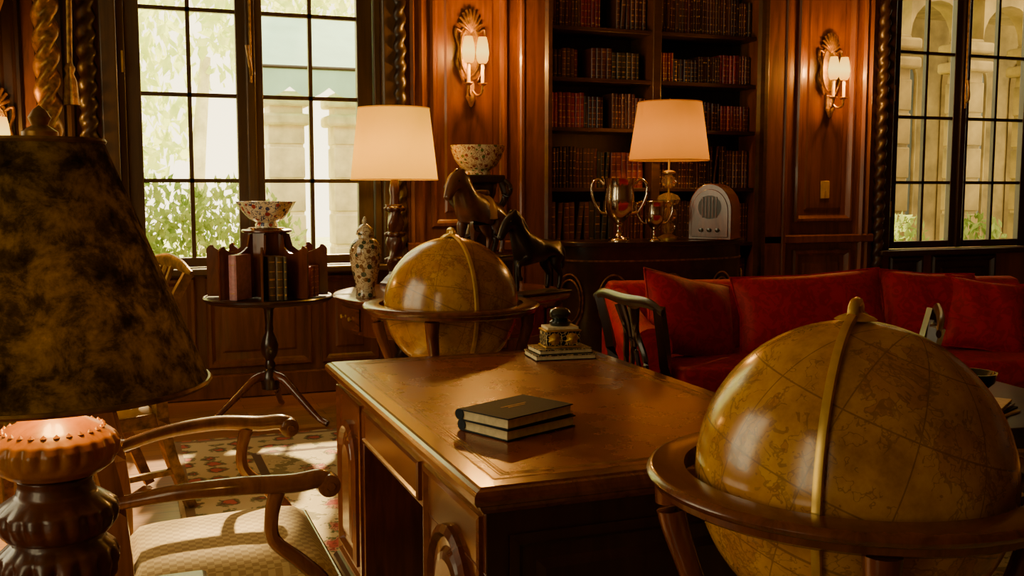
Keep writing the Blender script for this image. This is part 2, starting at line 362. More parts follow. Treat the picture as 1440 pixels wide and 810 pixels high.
for i,(a,b) in enumerate([(-.48,-.26),(-.95,-.55)]):
    panel(a,b,1.1,3.4,M_dark)

def window(name,x0,fr,mt):
    g=grp(name,(x0,WY,0)); w=1.66; M=fr
    def B(n,a,b,c,d,z0,z1,bv=.006,m=None): return bounds(n,a,b,c,d,z0,z1,m or M,g,bv)
    B("casing_left",-.10,.0,-.05,.03,WB-.04,WT+.1,.012); B("casing_right",w,w+.10,-.05,.03,WB-.04,WT+.1,.012)
    B("casing_top",-.10,w+.10,-.055,.03,WT,WT+.12,.012)
    B("sill",-.12,w+.12,-.10,.12,WB-.045,WB,.01)
    B("jamb_left",0,.045,.02,.16,WB,WT); B("jamb_right",w-.045,w,.02,.16,WB,WT); B("head",0,w,.02,.16,WT-.05,WT)
    gz0,gz1=.925,3.22; y0,y1=.05,.11
    gl=[(.135,.715),(.885,1.505)]
    B("stile_1",.045,.135,y0,y1,WB+.005,WT-.05); B("stile_2",.715,.80,y0,y1,WB+.005,WT-.05)
    B("stile_3",.80,.885,y0,y1,WB+.005,WT-.05); B("stile_4",1.505,1.61,y0,y1,WB+.005,WT-.05)
    B("meeting_astragal",.775,.835,y0-.025,y0+.005,WB+.005,WT-.05,.008)
    for i,(a,b) in enumerate(gl):
        B("rail_low_%d"%i,a,b,y0,y1,WB+.005,gz0); B("rail_top_%d"%i,a,b,y0,y1,gz1,WT-.05)
        bars=[((a+b)/2-.013,(a+b)/2+.013,y0+.012,y1-.012,gz0,gz1)]
        for z in (1.42,1.965,2.50,3.03): bars.append((a,b,y0+.012,y1-.012,z-.013,z+.013))
        multibox("muntins_%d"%i,bars,mt,g)
        mk("glass_%d"%i,[(a,y0+.03,gz0),(b,y0+.03,gz0),(b,y0+.03,gz1),(a,y0+.03,gz1)],[(0,1,2,3)],M_glass,g)
    sweep("bolt_rod",[(.805,y0-.035,2.05),(.805,y0-.035,3.2)],.008,M_darkgold,g,8,1)
    sweep("bolt_handle",[(.805,y0-.04,2.10),(.80,y0-.075,2.13),(.785,y0-.085,2.22),(.78,y0-.08,2.28)],[.012,.012,.01,.014],M_darkgold,g,8,4)
    for z in (1.2,2.15): box("hinge_%d"%int(z*10),(.03,.0,z),(.012,.03,.13),M_brass,g)
    return g
window("window_1",W1[0],M_win,M_win); window("window_2",W2[0],M_dark,M_dark)

# ------------------------------------------------------------------ bookcase
g=grp("bookcase",(0,0,0))
B0,B1=BC; mid=3.745
SZ=[.55,.95,1.375,1.815,2.175,2.54,2.93,3.42]
bounds("back_panel",B0,B1,7.18,7.22,.25,3.45,M_dark,g); bounds("side_left",B0-.03,B0,WY+.26,7.2,.25,3.45,M_dark,g)
bounds("side_right",B1,B1+.03,WY+.26,7.2,.25,3.45,M_dark,g); bounds("divider",mid-.035,mid+.035,WY+.01,7.18,.25,3.45,M_shelf,g,.006)
for i,z in enumerate(SZ):
    bounds("shelf_%d"%i,B0,B1,WY+.035,7.18,z-.03,z,M_shelf,g,.005)
rloft("frame_moulding",B0-.06,B1+.06,.2,3.52,[(0,0),(0,.05),(.02,.07),(.05,.07),(.06,.03),(.075,.0)],M_shelf,g,'back',WY,False)
def books(name,rows,p=None,depth=.17,seed=1,palette=None,loc=(0,0,0),rz=0):
    rnd=random.Random(seed); V=[];F=[];C=[];G=[];GF=[]
    pal=palette or [(.12,.024,.007),(.18,.022,.009),(.07,.026,.009),(.14,.046,.014),(.05,.016,.007),(.28,.014,.009),(.10,.032,.011),(.06,.040,.014)]
    for (x0,x1,yf,z,h0,h1,w0,w1) in rows:
        x=x0; run=0
        while x<x1-.012:
            if run<=0: run=rnd.randint(3,9); h=rnd.uniform(h0,h1); w=rnd.uniform(w0,w1); col=rnd.choice(pal)
            run-=1
            ww=min(w*rnd.uniform(.92,1.08),x1-x); hh=h*rnd.uniform(.985,1.01); lean=0
            if rnd.random()<.02: lean=rnd.uniform(.05,.12)
            y=yf+rnd.uniform(0,.012); n=len(V)
            sec=[(0,depth),(0,.008),(ww*.2,.002),(ww*.5,0),(ww*.8,.002),(ww,.008),(ww,depth)]
            for zz in (0,hh):
                for (a,b) in sec: V.append((x+a*.97+lean*zz,y+b,z+zz))
            m=len(sec); F.append(tuple(n+i for i in range(m))[::-1]); F.append(tuple(n+m+i for i in range(m)))
            for i in range(m): F.append((n+i,n+(i+1)%m,n+m+(i+1)%m,n+m+i))
            cc=tuple(q*rnd.uniform(.8,1.25) for q in col); C+= [cc]*(2*m)
            for fz in ((.12,.30,.48,.66,.88) if rnd.random()<.7 else (.15,.78)):
                gn=len(G); t_=.0022 if rnd.random()<.85 else .005
                for (a,b,c) in [(ww*.12,.0035,-t_),(ww*.5,-.0012,-t_),(ww*.86,.0035,-t_),(ww*.12,.0035,t_),(ww*.5,-.0012,t_),(ww*.86,.0035,t_)]:
                    G.append((x+a*.97+lean*hh*fz,y+b-.001,z+hh*fz+c))
                GF+=[(gn,gn+1,gn+4,gn+3),(gn+1,gn+2,gn+5,gn+4)]
            x+=ww+.001+lean*hh
    n=len(V); F2=F+[tuple(i+n for i in f) for f in GF]
    o=mk(name,V+G,F2,[M_books,M_bookgold],p,loc=loc,rot=(0,0,rz))
    for i,pl in enumerate(o.data.polygons): pl.material_index=1 if i>=len(F) else 0
    at=o.data.color_attributes.new("bookcol",'FLOAT_COLOR','POINT')
    for i,c in enumerate(C+[(1,1,1)]*len(G)): at.data[i].color=(c[0],c[1],c[2],1)
    return o
yb=WY+.10
R=[]
for i,(h0,h1) in enumerate([(.27,.33),(.30,.36),(.26,.33),(.22,.27),(.20,.27),(.24,.29),(.26,.34)]):
    z=SZ[i]
    if i==4: R+=[(B0+.01,3.14,yb,z,h0,h1,.022,.04),(3.25,mid-.10,yb,z,h0,h1,.03,.05)]
    elif i==3: R+=[(B0+.01,3.35,yb,z,h0,h1,.03,.04),(3.42,mid-.045,yb,z,h0,h1,.022,.035)]
    elif i==5: R+=[(B0+.01,3.32,yb,z,h0,h1,.02,.035),(3.45,mid-.045,yb,z,h0,h1,.025,.035)]
    else: R+=[(B0+.01,mid-.045,yb,z,h0,h1,.025,.045)]
    R+=[(mid+.045,B1-.01,yb,z,h0*(.85 if i in(3,4) else 1),h1*(.85 if i in(3,4) else 1),.018,.032)]
books("row_of_books",R,None,.17,3)

# ------------------------------------------------------------------ exterior
bounds("garden_ground",-14,24,7.3,34,-.35,-.25,M_grass)
def foliage(name,blobs,n,size,mat,seed=5,p=None):
    rnd=random.Random(seed); V=[];F=[]
    for _ in range(n):
        c,r=rnd.choice(blobs)
        while True:
            q=Vector((rnd.uniform(-1,1),rnd.uniform(-1,1),rnd.uniform(-1,1)))
            if .5<q.length<1: break
        P_=Vector(c)+Vector((q.x*r[0],q.y*r[1],q.z*r[2])); E=Euler((rnd.uniform(0,6),rnd.uniform(0,6),rnd.uniform(0,6))).to_matrix(); s=size*rnd.uniform(.6,1.4)
        k0=len(V)
        for a in ((-s,0,0),(0,-s*.45,0),(s,0,0),(0,s*.45,0)): V.append(P_+E@Vector(a))
        F.append((k0,k0+1,k0+2,k0+3))
    return mk(name,V,F,mat,p)
foliage("hedge",[((x,9.6+.2*math.sin(x*3),.50),(.75,.6,1.0)) for x in (-2,-1.2,-.4,.3,.9)],10000,.05,M_leaf)
gt=grp("garden_tree",(0,0,0))
foliage("tree_crown",[((-1.5,17,4.4),(2.6,2,2.4)),((.9,18,5.2),(2.6,2,2.2)),((3.0,19,5.4),(2,2,2.2)),((-4,17,4),(2.5,2,3)),((-1,18,2.4),(2.2,1.5,1.2))],5600,.15,M_leaf2,9,gt)
for i,x in enumerate((-1.5,1.0)):
    sweep("tree_trunk_%d"%i,[(x,17.4,-.3),(x+.1,17.4,1.5),(x+.3,17.5,3.5)],[.16,.13,.08],M_stone,gt,10,4)
def pillar(x,y,w,h,m,p,n):
    bounds(n+"_shaft",x-w/2,x+w/2,y-w/2,y+w/2,-.3,h,m,p,.02); bounds(n+"_base",x-w/2-.07,x+w/2+.07,y-w/2-.07,y+w/2+.07,-.3,.35,m,p,.03)
    for z in (h-.3,h-.1): bounds(n+"_cap%d"%int(z*10),x-w/2-.08,x+w/2+.08,y-w/2-.08,y+w/2+.08,z-.06,z+.06,m,p,.03)
    for i in range(int((h-.6)/.36)): bounds(n+"_block%d"%i,x-w/2-.012,x+w/2+.012,y-w/2-.012,y+w/2+.012,.40+i*.36,.40+i*.36+.33,m,p,.015)
g=grp("stone_loggia",(0,0,0))
for i,x in enumerate((1.62,2.32,3.9)): pillar(x,11.2,.36,2.4,M_stone,g,"pier_%d"%i)
bounds("balustrade",1.3,4.3,11.05,11.35,-.3,.45,M_stone,g,.02)
g=grp("scalloped_awning",(0,0,0))
V=[];F=[]
for i in range(73):
    x=1.2+i*.05
    V+=[(x,12.0,3.35),(x,10.6,2.60),(x,10.58,2.40-.10*abs(math.sin(i*pi/8)))]
for i in range(72): F+=[(i*3,i*3+1,i*3+4,i*3+3),(i*3+1,i*3+2,i*3+5,i*3+4)]
mk("canvas",V,F,M_tealawn,g); sweep("awning_frame",[(1.25,10.6,2.6),(4.85,10.6,2.6)],.02,M_dark,g,6,1); sweep("awning_post_1",[(1.26,10.6,2.6),(1.26,10.6,-.26)],.015,M_tealawn,g,6,1); sweep("awning_post_2",[(4.8,10.6,2.6),(4.8,10.6,-.26)],.015,M_tealawn,g,6,1)
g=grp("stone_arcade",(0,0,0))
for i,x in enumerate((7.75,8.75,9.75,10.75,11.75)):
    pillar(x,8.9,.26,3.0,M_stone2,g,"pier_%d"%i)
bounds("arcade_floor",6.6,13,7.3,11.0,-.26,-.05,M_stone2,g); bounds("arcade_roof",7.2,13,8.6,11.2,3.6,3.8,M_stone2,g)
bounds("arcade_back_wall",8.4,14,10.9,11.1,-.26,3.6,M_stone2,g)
for i in range(4):
    x=9.1+i*1.2; rloft("arcade_window_%d"%i,x,x+.8,.5,3.2,[(0,.02),(.06,.06),(.1,.02)],M_stone2,g,'back',10.9,False,arch=1)
    rloft("arcade_glazing_%d"%i,x+.1,x+.7,.6,3.1,[(0,.03)],M_extglass,g,'back',10.88,True,arch=1)
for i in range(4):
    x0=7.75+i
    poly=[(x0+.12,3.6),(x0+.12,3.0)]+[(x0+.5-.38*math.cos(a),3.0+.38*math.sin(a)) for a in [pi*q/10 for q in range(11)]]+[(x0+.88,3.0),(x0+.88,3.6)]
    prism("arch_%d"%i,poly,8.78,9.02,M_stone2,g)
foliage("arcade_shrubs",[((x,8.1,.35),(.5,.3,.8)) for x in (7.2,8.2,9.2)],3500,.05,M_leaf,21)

# ------------------------------------------------------------------ floor coverings
o=bounds("area_rug",-2.45,2.45,-2.70,2.70,0,.012,M_rug); o.location=(2.62,2.95,.0065)
FZ=.0130

# ------------------------------------------------------------------ desk
g=grp("partners_desk",(1.13,2.685,0))
hx,hy=.50,.815; zt=.77
def tl(name,ins,z,w,mat,h=.0008):
    return rloft(name,-hx+ins,hx-ins,-hy+ins,hy-ins,[(0,0),(0,h),(w,h),(w,0)],mat,g,'top',z,False)
rloft("top_moulding",-hx,hx,-hy,hy,[(.03,-.060),(.022,-.05),(.018,-.042),(.006,-.036),(.0,-.026),(.0,-.014),(.006,-.006),(.016,-.004),(.02,0),(.06,0)],M_mahx,g,'top',zt,False)
rloft("top_underside",-hx,hx,-hy,hy,[(.03,-.060)],M_darkmah,g,'top',zt,True)
bounds("top_leather",-hx+.06,hx-.06,-hy+.06,hy-.06,zt-.03,zt+.0002,M_leather,g)
for i,(ins,w) in enumerate([(.063,.004),(.085,.002),(.092,.006),(.102,.002)]): tl("gold_tooling_%d"%i,ins,zt+.0002,w,M_darkgold,.0005)
cx,cy=hx-.035,hy-.035
f0=zt-.06
ky0,ky1=2.37-2.685,3.05-2.685
bounds("frieze_upper",-cx,cx,-cy,cy,f0-.13,f0,M_mah,g,.003)
for nm,(a,b) in (("pedestal_near",(-cy,ky0)),("pedestal_far",(ky1,cy))):
    bounds(nm,-cx,cx,a,b,.09,f0-.13,M_mah,g,.003)
    rloft(nm+"_plinth",-cx-.02,cx+.02,a-.02,b+.02,[(0,-.10+FZ),(0,-.02),(.01,-.005),(.02,0)],M_darkmah,g,'top',.10,True)
    for pl,c in (('left',-cx),('right',cx)):
        rloft(nm+"_door_"+pl,a+.075,b-.075,.16,.61,[(0,0),(0,.012),(.018,.020),(.030,.006),(.05,.004),(.062,.014),(.08,.018)],M_mah,g,pl,c,True,arch=1)
        rloft(nm+"_frame_"+pl,a+.02,b-.02,.11,f0-.012,[(0,0),(0,.008),(.012,.010),(.022,.0)],M_mahx,g,pl,c,False)
rloft("kneehole_drawer",ky0+.02,ky1-.02,f0-.115,f0-.015,[(0,0),(0,.008),(.008,.012),(.014,.006)],M_mah,g,'left',-cx,True)
rloft("kneehole_drawer_r",ky0+.02,ky1-.02,f0-.115,f0-.015,[(0,0),(0,.008),(.008,.012),(.014,.006)],M_mah,g,'right',cx,True)
rloft("end_panel_near",-cx+.05,cx-.05,.15,.66,[(0,0),(0,.008),(.02,.012),(.03,.004),(.06,.004),(.08,.012)],M_darkmah,g,'back',-cy,True)
bounds("end_veneer_near",-cx+.002,cx-.002,-cy-.002,-cy+.004,.10,f0,M_darkmah,g)

g=grp("stacked_books",(.90,2.335,zt+.001),math.radians(25))
for i,(dz,r,dx) in enumerate([(0,-.03,.004),(.029,.02,-.004)]):
    e=(.24,.172)
    box("cover_bottom_%d"%i,(dx,0,dz+.0015),(e[0],e[1],.003),M_cover,g,.001,(0,0,r)); box("cover_top_%d"%i,(dx,0,dz+.0265),(e[0],e[1],.003),M_cover,g,.001,(0,0,r))
    box("pages_%d"%i,(dx+.001,.001,dz+.014),(e[0]-.008,e[1]-.010,.023),M_cream,g,0,(0,0,r))
    sweep("spine_%d"%i,[(dx-.118*math.cos(r)-.083*math.sin(r),.083-.118*math.sin(r),dz+.014),(dx+.118,.083+.118*math.sin(r),dz+.014)],.0145,M_cover,g,12,1)
multibox("gilt_title",[(-.045,.045,.012,.015,.0572,.0575),(-.03,.03,.0,.003,.0572,.0575)],M_darkgold,g)

g=grp("ink_stand",(1.435,3.30,zt+.0006),math.radians(-6)); g.scale=(.93,.93,.88)
# two small gilt-edged books under a black and gold casket
for i,(w_,d_,z_,h_,r_) in enumerate([(.240,.170,.0,.022,.0),(.215,.150,.0225,.020,.05)]):
    box("album_%d_low"%i,(0,0,z_+.002),(w_,d_,.004),M_black,g,.001,(0,0,r_)); box("album_%d_pages"%i,(0,0,z_+h_/2),(w_-.008,d_-.008,h_-.008),M_cream,g,0,(0,0,r_)); box("album_%d_top"%i,(0,0,z_+h_-.002),(w_,d_,.004),M_fil,g,.001,(0,0,r_))
box("casket_foot",(0,0,.047),(.145,.105,.008),M_gold,g,.003); box("casket",(0,0,.080),(.135,.095,.058),M_fil,g,.003); box("casket_lid",(0,0,.112),(.142,.102,.007),M_gold,g,.003); box("lid_top",(0,0,.122),(.125,.088,.013),M_cream,g,.003)
for s in (-1,1): lathe("gilt_lion_mask_%d"%s,[(0,.012),(.010,.010),(.020,.003),(.024,0)],M_gold,g,(s*.035,-.0475,.080),16,(pi/2,0,0),fn=lambda a,z:1+.15*math.cos(7*a))
lathe("inkwell",[(0,0),(.036,0),(.042,.010),(.042,.018),(.030,.026),(.040,.038),(.043,.050),(.036,.064),(.020,.072),(0,.074)],M_black,g,(0,0,.1285),32)

# ------------------------------------------------------------------ floor globes
def globe(name,loc,R,rr,zc,mer,ra):
    g=grp(name,(loc[0],loc[1],0))
    n=64
    prof=[(R*math.sin(pi*i/n),-R*math.cos(pi*i/n)) for i in range(n+1)]; prof[0]=(0,-R); prof[-1]=(0,R)
    lathe("sphere",prof,M_globe,g,(0,0,zc),96,(math.radians(20),math.radians(8),ra),sharp=0)
    ri=R+.020
    lathe("horizon_ring",[(ri,-.008),(ri,.012),(rr-.012,.012),(rr-.004,.009),(rr,.002),(rr-.004,-.006),(rr-.012,-.010),(rr-.016,-.022),(rr-.03,-.030),(ri+.012,-.030)],M_mah,g,(0,0,zc-.004),96,closed=True)
    lathe("meridian",[(R+.004,-.0075),(R+.016,-.0065),(R+.017,0),(R+.016,.0065),(R+.004,.0075)],M_brass,g,(0,0,zc),128,Euler((pi/2,0,math.atan2(mer[1],mer[0]))),closed=True)
    lathe("hour_cap",[(.0,.022),(.008,.022),(.010,.012),(.03,.004),(.036,0)],M_brass,g,(0,0,zc+R+.003),24)
    m=Vector((mer[0],mer[1],0)).normalized()
    sweep("pole_clamp",[(m.x*.035,m.y*.035,zc+R+.012),(m.x*.02,m.y*.02,zc+R+.030),(-m.x*.02,-m.y*.02,zc+R+.030),(-m.x*.035,-m.y*.035,zc+R+.012)],.009,M_brass,g,8,4)
    for i in range(4):
        a=pi/4+i*pi/2+.25; c,s=math.cos(a),math.sin(a)
        P=lambda r,z:(r*c,r*s,z)
        sweep("leg_%d"%i,[P(rr-.045,zc-.034),P(rr-.05,zc-.10),P(rr-.10,zc-.24),P(rr-.16,zc-.36),P(rr-.14,.34),P(rr-.11,.2),P(rr-.06,.08),P(rr-.02,FZ+.02)],[.030,.026,.020,.022,.018,.020,.018,.022],M_mah,g,12,5)
        sweep("stretcher_%d"%i,[P(.03,.26),P(.12,.30),P(rr-.13,.30)],[.014,.012,.012],M_mah,g,8,4)
    lathe("hub",[(0,.20),(.03,.21),(.05,.25),(.05,.28),(.02,.31),(.012,.36),(0,.38)],M_mah,g,(0,0,0),24)
    sweep("meridian_support",[(0,0,.36),(0,0,zc-R-.012)],[.022,.012],M_mah,g,12,1)
    return g
globe("floor_globe",(1.17,1.413),.268,.355,.875,(-.76,-.652),.6)
globe("floor_globe",(1.255,4.02),.280,.368,.89,(0.05,-1),2.1)

# ------------------------------------------------------------------ armchair
def armchair(name,loc,rz,W,F_):
    g=grp(name,loc,rz)
    prism("seat_rail",[(-.24,-.25),(.26,-.30),(.26,.30),(-.24,.25)],.37,.43,W,g,'z',bevel=.006)
    V=[];Fc=[];n=12
    for j in range(n+1):
        for i in range(n+1):
            u=-1+2*i/n; v=-1+2*j/n; x=.01+.245*u; y=v*(.265+.025*u); hgt=.052*(max(0,1-u**6)*max(0,1-v**6))**.4
            V.append((x,y,.425+hgt))
    for j in range(n):
        for i in range(n): a=j*(n+1)+i; Fc.append((a,a+1,a+n+2,a+n+1))
    mk("seat_cushion",V,Fc,F_,g,True,sharp=0)
    for s in (-1,1):
        sweep("back_stile_%d"%s,[(-.36,s*.235,.0),(-.27,s*.24,.25),(-.235,s*.245,.45),(-.25,s*.25,.68),(-.30,s*.26,.88),(-.36,s*.27,1.00)],[.020,.022,.024,.021,.020,.018],W,g,4,5,square=True)
        sweep("front_leg_%d"%s,[(.235,s*.27,.40),(.235,s*.27,.2),(.235,s*.27,.0)],[.025,.021,.018],W,g,4,2,square=True)
        sweep("side_stretcher_%d"%s,[(-.29,s*.24,.17),(.235,s*.265,.17)],.012,W,g,4,1,square=True)
        sweep("arm_%d"%s,[(-.25,s*.255,.665),(-.12,s*.30,.690),(.02,s*.325,.698),(.13,s*.315,.69),(.195,s*.305,.692),(.225,s*.30,.68)],[.015,.018,.021,.022,.022,.018],W,g,12,6,flat=1.25)
        lathe("arm_scroll_%d"%s,[(0,-.030),(.018,-.029),(.026,-.024),(.028,0),(.026,.024),(.018,.029),(0,.030)],W,g,(.215,s*.303,.677),24,(pi/2,0,0))
        lathe("scroll_eye_%d"%s,[(0,-.034),(.009,-.034),(.012,-.026),(.012,.026),(.009,.034),(0,.034)],W,g,(.218,s*.303,.677),16,(pi/2,0,0))
        sweep("arm_support_%d"%s,[(.10,s*.312,.68),(.085,s*.315,.62),(.09,s*.312,.56),(.15,s*.305,.50),(.20,s*.30,.44),(.205,s*.298,.37)],[.020,.016,.016,.018,.020,.020],W,g,8,6,up=(0,1,0))
    sweep("front_stretcher",[(.0,-.25,.17),(.0,.25,.17)],.012,W,g,4,1,square=True)
    sweep("crest_rail",[(-.37,-.29,1.0),(-.385,-.15,1.03),(-.39,0,1.045),(-.385,.15,1.03),(-.37,.29,1.0)],[.016,.026,.032,.026,.016],W,g,10,6,flat=.6)
    for s in (-1,0,1):
        sweep("splat_%d"%s,[(-.245,s*.035,.45),(-.255,s*.06,.58),(-.28,s*.025,.74),(-.32,s*.075,.88),(-.38,s*.06,1.02)],[.012,.013,.011,.012,.012],W,g,6,6,flat=1)
    sweep("splat_shoe",[(-.24,-.24,.45),(-.24,.24,.45)],.018,W,g,4,1,square=True)
    return g
armchair("armchair",(.20,2.60,FZ),0,M_chair,M_seat)
armchair("gilt_armchair",(-.20,4.55,FZ),math.radians(200),M_darkgold,M_drape)

def sidechair(name,loc,rz):
    g=grp(name,loc,rz); W=M_darkmah
    prism("seat_rail",[(-.22,-.21),(.24,-.26),(.24,.26),(-.22,.21)],.38,.44,W,g,'z',bevel=.006)
    prism("seat_pad",[(-.20,-.19),(.225,-.24),(.225,.24),(-.20,.19)],.435,.475,M_red,g,'z',bevel=.015)
    for s in (-1,1):
        sweep("stile_%d"%s,[(-.32,s*.20,0),(-.24,s*.21,.25),(-.215,s*.22,.45),(-.225,s*.245,.7),(-.27,s*.275,.92)],[.019,.021,.021,.018,.017],W,g,4,5,square=True)
        sweep("leg_%d"%s,[(.215,s*.235,.42),(.215,s*.235,0)],[.024,.018],W,g,4,1,square=True)
        sweep("stretcher_%d"%s,[(-.26,s*.205,.16),(.215,s*.235,.16)],.011,W,g,4,1,square=True)
        sweep("splat_outer_%d"%s,[(-.215,s*.045,.46),(-.22,s*.035,.52),(-.225,s*.085,.62),(-.23,s*.085,.70),(-.25,s*.05,.80),(-.27,s*.07,.90)],[.018,.014,.012,.012,.012,.02],W,g,6,6)
        sweep("splat_loop_%d"%s,[(-.22,s*.012,.48),(-.225,s*.042,.60),(-.235,s*.015,.72),(-.25,s*.02,.82),(-.27,s*.03,.9)],[.012,.010,.010,.010,.012],W,g,6,6)
    sweep("crest",[(-.272,-.31,.905),(-.28,-.2,.93),(-.285,0,.925),(-.28,.2,.93),(-.272,.31,.905)],[.014,.020,.024,.020,.014],W,g,10,6,flat=.6)
    sweep("shoe",[(-.21,-.22,.46),(-.21,.22,.46)],.016,W,g,4,1,square=True)
    return g
sidechair("side_chair",(2.10,3.54,FZ),math.radians(-2))
sidechair("side_chair",(2.36,2.87,FZ),math.radians(138))

# ------------------------------------------------------------------ book carousel table
g=grp("book_carousel_table",(.765,6.05,0),math.radians(10))
lathe("tabletop",[(0,-.03),(.34,-.03),(.36,-.022),(.372,-.010),(.372,0),(.365,.006),(.355,.006),(.35,0),(0,0)],M_darkmah,g,(0,0,.74),64)
lathe("pedestal",[(.02,.18),(.05,.19),(.055,.24),(.05,.28),(.028,.31),(.034,.33),(.024,.36),(.045,.40),(.052,.45),(.042,.49),(.022,.53),(.026,.55),(.022,.57),(.028,.66),(.05,.69),(.09,.71)],M_darkmah,g,(0,0,0),32)
for i in range(3):
    a=2*pi*i/3+pi/2-.17-.3; P=lambda r,z:(r*math.cos(a),r*math.sin(a),z)
    sweep("sabre_leg_%d"%i,[P(.03,.27),P(.10,.25),P(.22,.15),P(.34,.05),P(.41,.020)],[.030,.027,.021,.017,.018],M_mah,g,8,6)
hz=.745
for i in range(8):
    a=i*pi/4+pi/8
    prof=[(.10,0),(.345,0),(.345,.275)]+[(.345-.01-q*.014,.290+.012*math.sin(q/3*pi)) for q in range(3)]
    for q in range(8): prof.append((.30-q*.022, .285-.055*math.sin(pi*q/9)+.006*q))
    prof+=[(.13,.36),(.10,.37)]
    prism("rack_divider_%d"%i,prof,-.006,.006,M_mah,g,'y',(0,0,hz),(0,0,a))
lathe("rack_core",[(.0,0),(.11,0),(.11,.37),(0,.37)],M_mah,g,(0,0,hz),8,(0,0,pi/8),sharp=20)
lathe("rack_top",[(0,0),(.135,0),(.145,.006),(.145,.014),(.135,.02),(0,.02)],M_mah,g,(0,0,hz+.37),48)
lathe("silver_stand",[(0,0),(.10,0),(.105,.008),(0,.01)],M_silver,g,(0,0,hz+.39),32)
books("rack_books",[(-.085,.02,-.30,hz,.21,.25,.03,.045)],g,.15,11,[(.25,.14,.05),(.12,.07,.03),(.3,.18,.07)],rz=.0)
books("rack_books_right",[(-.05,.06,-.30,hz,.17,.21,.02,.03)],g,.15,12,[(.25,.06,.03)],rz=pi/4+.02)
books("rack_books_left",[(-.06,.0,-.31,hz,.25,.26,.045,.05)],g,.15,13,[(.62,.30,.22)],rz=-pi/4-.1)
g=grp("imari_bowl",(.765,6.05,hz+.4004))
lathe("bowl",[(.0,.0),(.065,.0),(.065,.02),(.055,.026),(.10,.05),(.135,.09),(.158,.135),(.168,.150),(.158,.150),(.128,.095),(.09,.055),(.0,.04)],M_bowl,g,(0,0,0),64,fn=lambda a,z:1+(.045*math.cos(10*a) if z>.12 else 0),sharp=60)

# ------------------------------------------------------------------ drum table
g=grp("drum_table",(1.80,5.74,0))
r=.70; DT=.7604
lathe("top",[(0,-.035),(r-.04,-.035),(r-.015,-.028),(r,-.014),(r,-.004),(r-.012,0),(r-.08,0),(0,0)],M_mahx,g,(0,0,.76),96)
lathe("apron",[(r-.07,.55),(r-.055,.56),(r-.055,.715),(r-.05,.726)],M_mah,g,(0,0,0),96)
for i in range(8):
    a=2*pi*i/8-pi/2+.1; w=.19
    V=[];F=[]
    for q in range(9):
        b=a-w*1.35+2*1.35*w*q/8
        for (rr,z) in [(r-.054,.575),(r-.045,.580),(r-.045,.70),(r-.054,.705)]: V.append((rr*math.cos(b),rr*math.sin(b),z))
    for q in range(8):
        for s in range(3): F.append((q*4+s,(q+1)*4+s,(q+1)*4+s+1,q*4+s+1))
    mk("drawer_front_%d"%i,V,F,M_mahx,g)
    for s in (-1,1):
        b=a+s*.11; lathe("drawer_pull_%d_%d"%(i,s),[(0,.02),(.011,.018),(.013,.010),(.006,.004),(.006,0)],M_brass,g,((r-.046)*math.cos(b),(r-.046)*math.sin(b),.64),12,(0,pi/2,b))
lathe("pedestal",[(.12,.06),(.14,.08),(.10,.12),(.07,.2),(.09,.28),(.12,.34),(.09,.42),(.06,.48),(.14,.55)],M_darkmah,g,(0,0,0),32)
for i in range(4):
    a=i*pi/2+.6; P=lambda q,z:(q*math.cos(a),q*math.sin(a),z)
    sweep("foot_%d"%i,[P(.08,.14),P(.22,.15),P(.38,.09),P(.50,FZ+.026)],[.04,.035,.028,.025],M_mah,g,8,5)

g=grp("covered_vase",(1.25,5.62,DT))
lathe("body",[(0,0),(.055,0),(.060,.01),(.052,.03),(.058,.08),(.080,.17),(.090,.25),(.086,.29),(.062,.325),(.040,.335),(.038,.35),(.046,.355)],M_vase,g,(0,0,0),48)
lathe("lid",[(.050,.352),(.052,.36),(.045,.385),(.024,.405),(.012,.412),(.016,.425),(.012,.44),(.004,.452),(0,.455)],M_vase,g,(0,0,0),32)

def lampshade(g,rt,rb,z0,z1,mat,trim=M_gold,scal=False,pleat=0.0):
    V=[];F=[];n=96
    for i in range(n):
        a=2*pi*i/n; fl=1+pleat*abs(math.sin(4*a))
        for (r_,z) in [(rb,z0),(rb+(rt-rb)*.5,(z0+z1)/2),(rt,z1)]: V.append((r_*fl*math.cos(a),r_*fl*math.sin(a),z))
    for i in range(n):
        j=(i+1)%n
        for q in range(2): F.append((i*3+q,j*3+q,j*3+q+1,i*3+q+1))
    mk("shade",V,F,mat,g,True,sharp=0)
    for nm,(rr,z) in (("trim_top",(rt,z1)),("trim_bottom",(rb,z0))):
        sweep(nm,ringpts(rr*(1+pleat*.5),z,48),.004,trim,g,6,1,closed=True)
    for i in range(3):
        a=i*2*pi/3; sweep("spider_%d"%i,[(0,0,z1-.03),(rt*math.cos(a),rt*math.sin(a),z1-.005)],.0025,M_brass,g,5,1)
def bulb(g,z,e,col,rad=.045,name="bulb",loc=(0,0)):
    l=bpy.data.lights.new(name,'POINT'); l.energy=e; l.color=col; l.shadow_soft_size=rad
    o=bpy.data.objects.new(name,l); o.location=(loc[0],loc[1],z); COL.objects.link(o); o.parent=g
g=grp("table_lamp",(1.58,6.24,DT))
lathe("base",[(0,0),(.10,0),(.10,.02),(.085,.03),(.07,.05),(.045,.07),(.04,.09)],M_lampdark,g,(0,0,0),8,sharp=10)
n=30
lathe("carved_column",[(.038+.014*math.sin(z*26)**2,.09+z) for z in [i*.42/n for i in range(n+1)]],M_lampdark,g,(0,0,0),32,fn=lambda a,z:1+.16*math.cos(3*a-30*z),sharp=0)
for z in (.14,.30,.46): lathe("leaf_collar_%d"%int(z*100),[(.03,0),(.06,.012),(.065,.03),(.045,.04),(.03,.045)],M_lampdark,g,(0,0,z),32,fn=lambda a,z:1+.12*math.cos(8*a),sharp=0)
